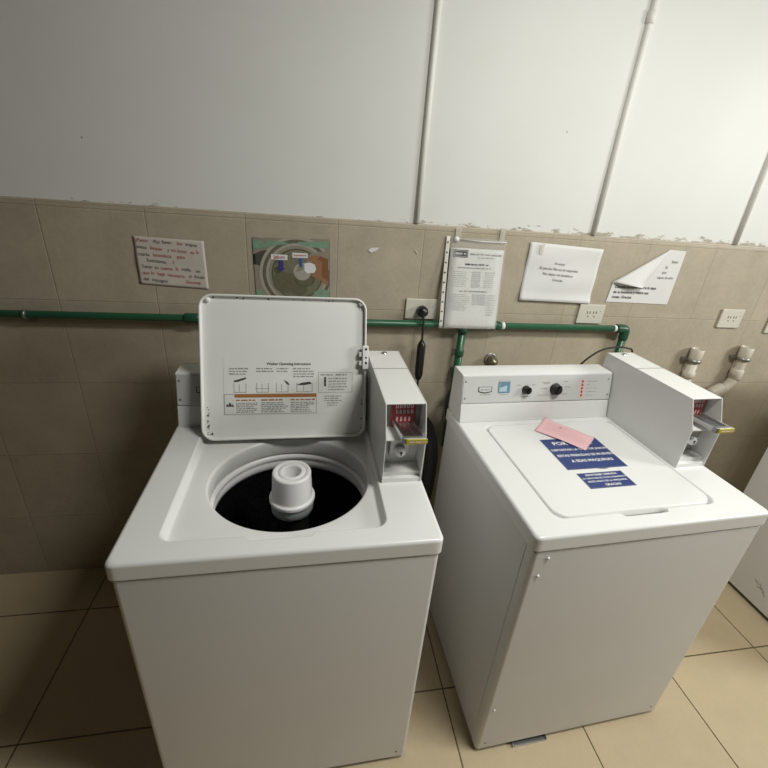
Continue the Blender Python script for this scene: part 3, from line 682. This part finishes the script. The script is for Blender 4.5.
o = b.build('black_cable'); tag(o, 'black cable arching over the back of the closed machine coin box', 'cable')
b = MB(); b.tube(smooth_path([(.345, -.06, .76), (.352, -.13, .745), (.351, -.19, .68), (.347, -.20, .55), (.338, -.19, .35), (.32, -.17, .04)], 6), .027, 'rubber', 16)
o = b.build('black_drain_hose'); tag(o, 'black drain hose hanging in the dark gap between the two machines', 'hose')

# ---------------------------------------------------------------- papers on the wall
def paper(name, quad, m, label, cat='notice', wave=.0015, thick=.0003, y0=-.0012, seed=1, lift=None):
    """quad TL,TR,BR,BL in wall (x,z)"""
    TL, TR, BR, BL = [Vector((q[0], q[1])) for q in quad]
    def bil(s, t): return TL.lerp(TR, s).lerp(BL.lerp(BR, s), t)
    def dsp(s, t):
        d = wave * (.6 + .5 * math.sin(5 * s + seed) * math.cos(4 * t + seed * 2) + .35 * math.sin(11 * t + 3 * s + seed))
        if lift: d += lift(s, t)
        return max(d, .0002)
    b = MB(); nx, ny = 24, 18; g = {}
    for i in range(nx + 1):
        for j in range(ny + 1):
            p = bil(i / nx, j / ny); g[i, j] = b.bm.verts.new((p.x, y0 - dsp(i / nx, j / ny), p.y))
    for i in range(nx):
        for j in range(ny): b.face([g[i, j], g[i, j + 1], g[i + 1, j + 1], g[i + 1, j]], m, True)
    o = b.build(name, solid=thick, recalc=False); tag(o, label, cat)
    X = (TR - TL); wd = X.length; Y = (TL - BL); hg = Y.length
    def disp(x, y): return dsp(min(max(x / wd, 0), 1), min(max(1 - y / hg, 0), 1))
    s = Sheet((BL.x, y0 - .0002, BL.y), ((BR - BL).x, 0, (BR - BL).y), (0, 0, 1), disp)
    s.Y = Vector((Y.x, 0, Y.y)).normalized(); s.N = Vector((0, -1, 0))
    return o, s, wd, hg

# handwritten note
o, s, wd, hg = paper('handwritten_note', [(-.682, 1.437), (-.468, 1.432), (-.466, 1.272), (-.683, 1.283)], 'notepaper', 'pale handwritten note in red and black ink taped left of the open machine', wave=.0018, seed=2)
rows = [("¡Favor: Por favor, los trapos", .143), ("antes limpiar y no botar en la", .121), ("cuarta lavanderia para", .100), ("   Suavizante, )", .081), ("Tener su cuenta la malla, en", .060), ("que lo haga necesario el fondo", .040), ("del enjuague.      Graciasp", .019)]
for i, (t, y) in enumerate(rows):
    x = .008 + (.006 if i > 3 else 0)
    for k, wrd in enumerate(t.split(' ')):
        if not wrd: x += .008; continue
        m = 'redink' if rnd.random() < .55 else 'ink'
        s.text(wrd, x, y + rnd.uniform(-.0015, .0015), .0158, m, .0008, False, 'LEFT', rot=rnd.uniform(-.05, .03), shear=.12, sx=.88)
        x += (len(wrd) * .0068 + .005)
s.build('handwriting', o)
# picture poster
o, s, wd, hg = paper('picture_poster', [(-.314, 1.453), (-.056, 1.453), (-.052, 1.255), (-.310, 1.246)], 'rust', 'taped colour picture of a washer drum with a hand, above the open lid', 'poster', wave=.0008, seed=4)
for nm, c in (('pstA', (.20, .19, .13)), ('pstB', (.30, .27, .21)), ('pstC', (.10, .11, .05)), ('pstG', (.22, .36, .25)), ('pstH', (.24, .11, .05)), ('pstH2', (.34, .18, .09)), ('pstP', (.06, .05, .22)), ('pstQ', (.05, .12, .35)), ('pstL', (.42, .39, .33)), ('pstD', (.15, .14, .09))):
    names = {'pstA': 'print_olive', 'pstB': 'print_taupe', 'pstC': 'print_dark_olive', 'pstG': 'print_green', 'pstH': 'print_skin', 'pstH2': 'print_skin_light', 'pstP': 'print_violet', 'pstQ': 'print_blue', 'pstL': 'print_light', 'pstD': 'print_brown'}
    M[nm] = mat(names[nm], c, .45, var=.25 if nm in ('pstA', 'pstD', 'pstG') else .06, vscale=60)
def clipd(b, fn, x, y, r0, r1, m, lay, sy=1, n=72):
    def inb(p): return (min(max(p[0], .002), wd - .002), min(max(p[1], .002), hg - .002))
    for i in range(n):
        a, c = 2 * math.pi * i / n, 2 * math.pi * (i + 1) / n
        P = [(x + r * math.cos(t), y + r * sy * math.sin(t)) for r, t in ((r0, a), (r1, a), (r1, c), (r0, c))]
        Q = [inb(p) for p in P]
        if len(set((round(q[0], 5), round(q[1], 5)) for q in Q)) < 3: continue
        if sum(abs(p[0] - q[0]) + abs(p[1] - q[1]) > 1e-6 for p, q in zip(P, Q)) == 4: continue
        s.poly(Q, m, lay)
s.rect(.001, .001, wd - .001, hg - .001, 'pstB', .0004, 12)
for r0, r1, m in ((.118, .128, 'pstL'), (.106, .118, 'pstD'), (.098, .106, 'pstL'), (.088, .098, 'pstB'), (.083, .088, 'pstC')): clipd(s, None, .145, .085, r0, r1, m, .0006)
clipd(s, None, .145, .083, 0, .083, 'pstA', .0006)
clipd(s, None, .100, .060, 0, .040, 'pstD', .0007); clipd(s, None, .150, .040, 0, .030, 'pstD', .0007)
s.ring(.078, .10, .0, .012, 'pstC', .0008)
for pts in ([(.002, .198), (.002, .170), (.030, .172), (.038, .188), (.095, .190), (.080, .182), (.036, .176), (.03, .197)], [(.150, .196), (.155, .186), (.200, .178), (.253, .176), (.256, .197)], [(.210, .005), (.200, .022), (.225, .036), (.256, .028), (.256, .004)], [(.002, .004), (.002, .030), (.020, .032), (.035, .008)], [(.04, .198), (.09, .196), (.12, .19), (.10, .184), (.05, .188)]): s.poly([(min(x, wd - .002), min(y, hg - .002)) for x, y in pts], 'pstG', .0010)
s.disc(.170, .070, .036, 'pstD', .0009, 30, .7); s.ring(.170, .066, .028, .034, 'pstC', .0010, 30, .7)
s.disc(.162, .095, .030, 'pstL', .0011); s.disc(.158, .099, .016, 'pstB', .0012)
s.poly([(.252, .140), (.225, .150), (.200, .152), (.182, .140), (.196, .130), (.205, .116), (.202, .100), (.190, .090), (.196, .080), (.220, .070), (.240, .052), (.252, .046)], 'pstH2', .0013)
s.poly([(.252, .140), (.225, .148), (.214, .140), (.232, .128), (.226, .105), (.232, .078), (.252, .062)], 'pstH', .0014)
s.poly([(.170, .124), (.190, .127), (.206, .120), (.210, .104), (.204, .092), (.180, .090), (.170, .098)], 'white', .0015)
s.poly([(.058, .136), (.113, .134), (.114, .152), (.059, .154)], 'white', .0016); s.poly([(.130, .143), (.182, .142), (.182, .158), (.130, .160)], 'white', .0016)
s.text('Jabon', .086, .144, .017, 'redink', .0018, True); s.text('Suavizante', .156, .151, .0105, 'redink', .0018, True)
s.poly([(.082, .134), (.098, .134), (.098, .108), (.106, .108), (.090, .094), (.074, .108), (.082, .108)], 'pstP', .0018)
s.poly([(.152, .141), (.162, .141), (.163, .120), (.167, .120), (.158, .108), (.149, .120), (.153, .120)], 'pstQ', .0018)
s.build('printed_picture', o)
# document in the clear pocket
root = empty('plastic_pocket', (.37, 0, 1.157)); tag(root, 'clear punched plastic pocket holding a printed page, taped over the green pipe', 'document pocket')
yb = -.048
def PT(x, z):    # pocket hangs from the wall at the top and rests on the pipe below
    k = max(0, min(1, (1.49 - z) / .30)); return -.003 - .042 * k ** 1.3
def grid_sheet(x0, x1, z0, z1, dy, m, name, th=.0002, skew=.0):
    b = MB(); nx, ny = 6, 20; g = {}
    for i in range(nx + 1):
        for j in range(ny + 1):
            z = z0 + (z1 - z0) * j / ny; x = x0 + (x1 - x0) * i / nx + skew * (z - z0)
            g[i, j] = b.bm.verts.new((x - .37, PT(x, z) + dy - .0006 * math.sin(9 * x / .2 + 20 * z), z - 1.157))
    for i in range(nx):
        for j in range(ny): b.face([g[i, j], g[i + 1, j], g[i + 1, j + 1], g[i, j + 1]], m, True)
    return b.build(name, root, solid=th, recalc=False)
pp = grid_sheet(.376, .583, 1.168, 1.458, -.001, 'paper', 'printed_page')
fl = grid_sheet(.376, .588, 1.166, 1.494, -.0025, 'plasticfilm', 'clear_film')
st = grid_sheet(.357, .371, 1.166, 1.497, -.002, 'strip', 'punched_strip', skew=-.003)
s = Sheet((.378 - .37, 0, 1.168 - 1.157), (1, 0, 0), (0, 0, 1)); s.disp = lambda x, y: -(PT(0, 1.168 + y) - .001) + .0008
s.rect(.010, .258, .066, .284, 'ink', .0006); s.frame(.012, .260, .064, .282, .003, 'greyink', .0008); s.micro(.018, .058, .268, .007, 'paleink', .0010, False)
s.micro(.075, .195, .268, .0055, 'greyink', .0006, False); s.micro(.105, .165, .257, .004, 'greyink', .0006, False)
s.micro(.060, .150, .232, .0055, 'ink', .0006, False); s.micro(.030, .160, .220, .0045, 'greyink', .0006, False)
for k in range(8):
    s.micro(.015, .080, .206 - k * .0075, .0035, 'paleink', .0006); s.micro(.090, .125, .206 - k * .0075, .0045, 'paleink', .0006, False); s.micro(.140, .185, .206 - k * .0075, .0035, 'paleink', .0006)
s.micro(.045, .155, .136, .005, 'greyink', .0006, False)
for k in range(9):
    s.micro(.012, .090, .124 - k * .0070, .0035, 'paleink', .0006)
    if k < 6: s.micro(.100, .155, .124 - k * .0070, .0045, 'paleink', .0006, False)
    s.micro(.160, .195, .124 - k * .0090, .0035, 'paleink', .0006)
s.build('small_print', pp)
b = MB()
for k in range(9):
    z = 1.195 + k * .035; x = .364 - .003 * (z - 1.166)
    b.lathe([(0, -.0008), (.0032, -.0008), (.0032, 0)], (x - .37, PT(x, z) - .0024, z - 1.157), 'rust', 10, 'y')
b.build('punch_holes', st)
for x0, x1, z0, z1 in ((.388, .408, 1.486, 1.526), (.556, .576, 1.484, 1.532)):
    b = MB(); b.box((x0 - .37, -.0055, z0 - 1.157), (x1 - .37, -.0050, z1 - 1.157), 'tape'); b.build('tape', root)
b = MB(); b.lathe([(0, -.010), (.008, -.009), (.010, -.0052)], (.394 - .37, 0, 1.487 - 1.157), 'plastic', 12, 'y'); b.build('tape_wad', root)
b = MB(); b.tube([(.41 - .37, -.007, 1.487 - 1.157), (.50 - .37, -.008, 1.484 - 1.157), (.585 - .37, -.007, 1.486 - 1.157)], .0016, 'plastic', 8); b.build('top_seam', root)
# typed notice
o, s, wd, hg = paper('typed_notice', [(.681, 1.494), (.985, 1.483), (.987, 1.272), (.680, 1.276)], 'paper', 'wrinkled white notice with four typed lines, right of the clear pocket', wave=.0045, seed=5,
                     lift=lambda a, t: .008 * max(0, t - .85) / .15)
for t, x, y, sz in (('A veces', .138, .145, .0135), ('El pinche No es el requisito', .140, .124, .0145), ('No dejen en lavadora', .140, .104, .0145), ('Gracias', .142, .084, .0145)):
    s.text(t, x, y, sz, 'ink', .0010, False, rot=-.03)
s.build('typed_text', o)
b = MB(); b.box((.722, -.0125, 1.455), (.736, -.0118, 1.492), 'tape'); b.build('tape', o); bpy.data.objects
# curled notice
A_ = (1.069, 1.362); B_ = (1.278, 1.497); TR = (1.352, 1.494); BR = (1.349, 1.278); BL = (1.062, 1.281)
b = MB()
outline = [A_, BL, BR, TR, B_]
vs = [b.bm.verts.new((x, -.0025, z)) for x, z in outline]; b.face(vs, 'paper')
cx, cz = 1.196, 1.345; nS, nT = 20, 14; g = {}
for i in range(nS + 1):
    s_ = i / nS; px = A_[0] + (B_[0] - A_[0]) * s_; pz = A_[1] + (B_[1] - A_[1]) * s_
    for j in range(nT + 1):
        t_ = j / nT
        x = px + (cx - px) * t_; z = pz + (cz - pz) * t_
        wdt = (1 - abs(2 * s_ - 1) ** 3)
        y = -.0030 - .030 * math.sin(math.pi * min(1, t_ * .62 + .06)) * (1 - s_ * .72) * (1 - t_ * .15)
        bow = .012 * math.sin(math.pi * s_) * math.sin(math.pi * min(1, t_ * 1.0))
        g[i, j] = b.bm.verts.new((x, y, z + bow * .3))
for i in range(nS):
    for j in range(nT):
        if j == nT - 1: b.face([g[i, j], g[i + 1, j], g[i + 1, j + 1], g[i, j + 1]], 'paper', True)
        else: b.face([g[i, j], g[i + 1, j], g[i + 1, j + 1], g[i, j + 1]], 'paper', True)
cn = b.build('curled_notice', solid=.0003, recalc=False); tag(cn, 'white notice with its upper left corner curling off the wall', 'notice')
s = Sheet((1.062, -.0030, 1.281), (1, 0, 0), (0, 0, 1)); s.N = Vector((0, -1, 0))
for t, x, y, sz in (('lavar', .255, .170, .016), ('la', .225, .148, .016), ('que', .222, .127, .014), ('tapas de aire', .235, .106, .014)): s.text(t, x, y, sz, 'greyink', .0006, True, 'CENTER')
for t, y in (('Cuando termine cierre la tapa', .062), ('de la lavadora y retire sus', .041), ('cosas. Gracias', .021)): s.text(t, .020, y, .0155, 'ink' if y != .0 else 'greyink', .0006, True, 'LEFT')
s.build('typed_text', cn)
# scraps left on the tiles
b = MB(); b.face([b.bm.verts.new(p) for p in ((.077, -.002, 1.432), (.090, -.003, 1.423), (.104, -.005, 1.430), (.118, -.004, 1.443), (.090, -.002, 1.441))], 'paper')
o = b.build('torn_paper_scrap', solid=.0006); tag(o, 'torn white paper scrap stuck on the tile right of the picture poster', 'scrap')
b = MB(); b.face([b.bm.verts.new(p) for p in ((.244, -.002, 1.442), (.249, -.002, 1.436), (.259, -.004, 1.426), (.254, -.003, 1.437))], 'socket')
o = b.build('torn_paper_scrap', solid=.0006); tag(o, 'tiny torn scrap stuck on the tile left of the clear pocket', 'scrap')
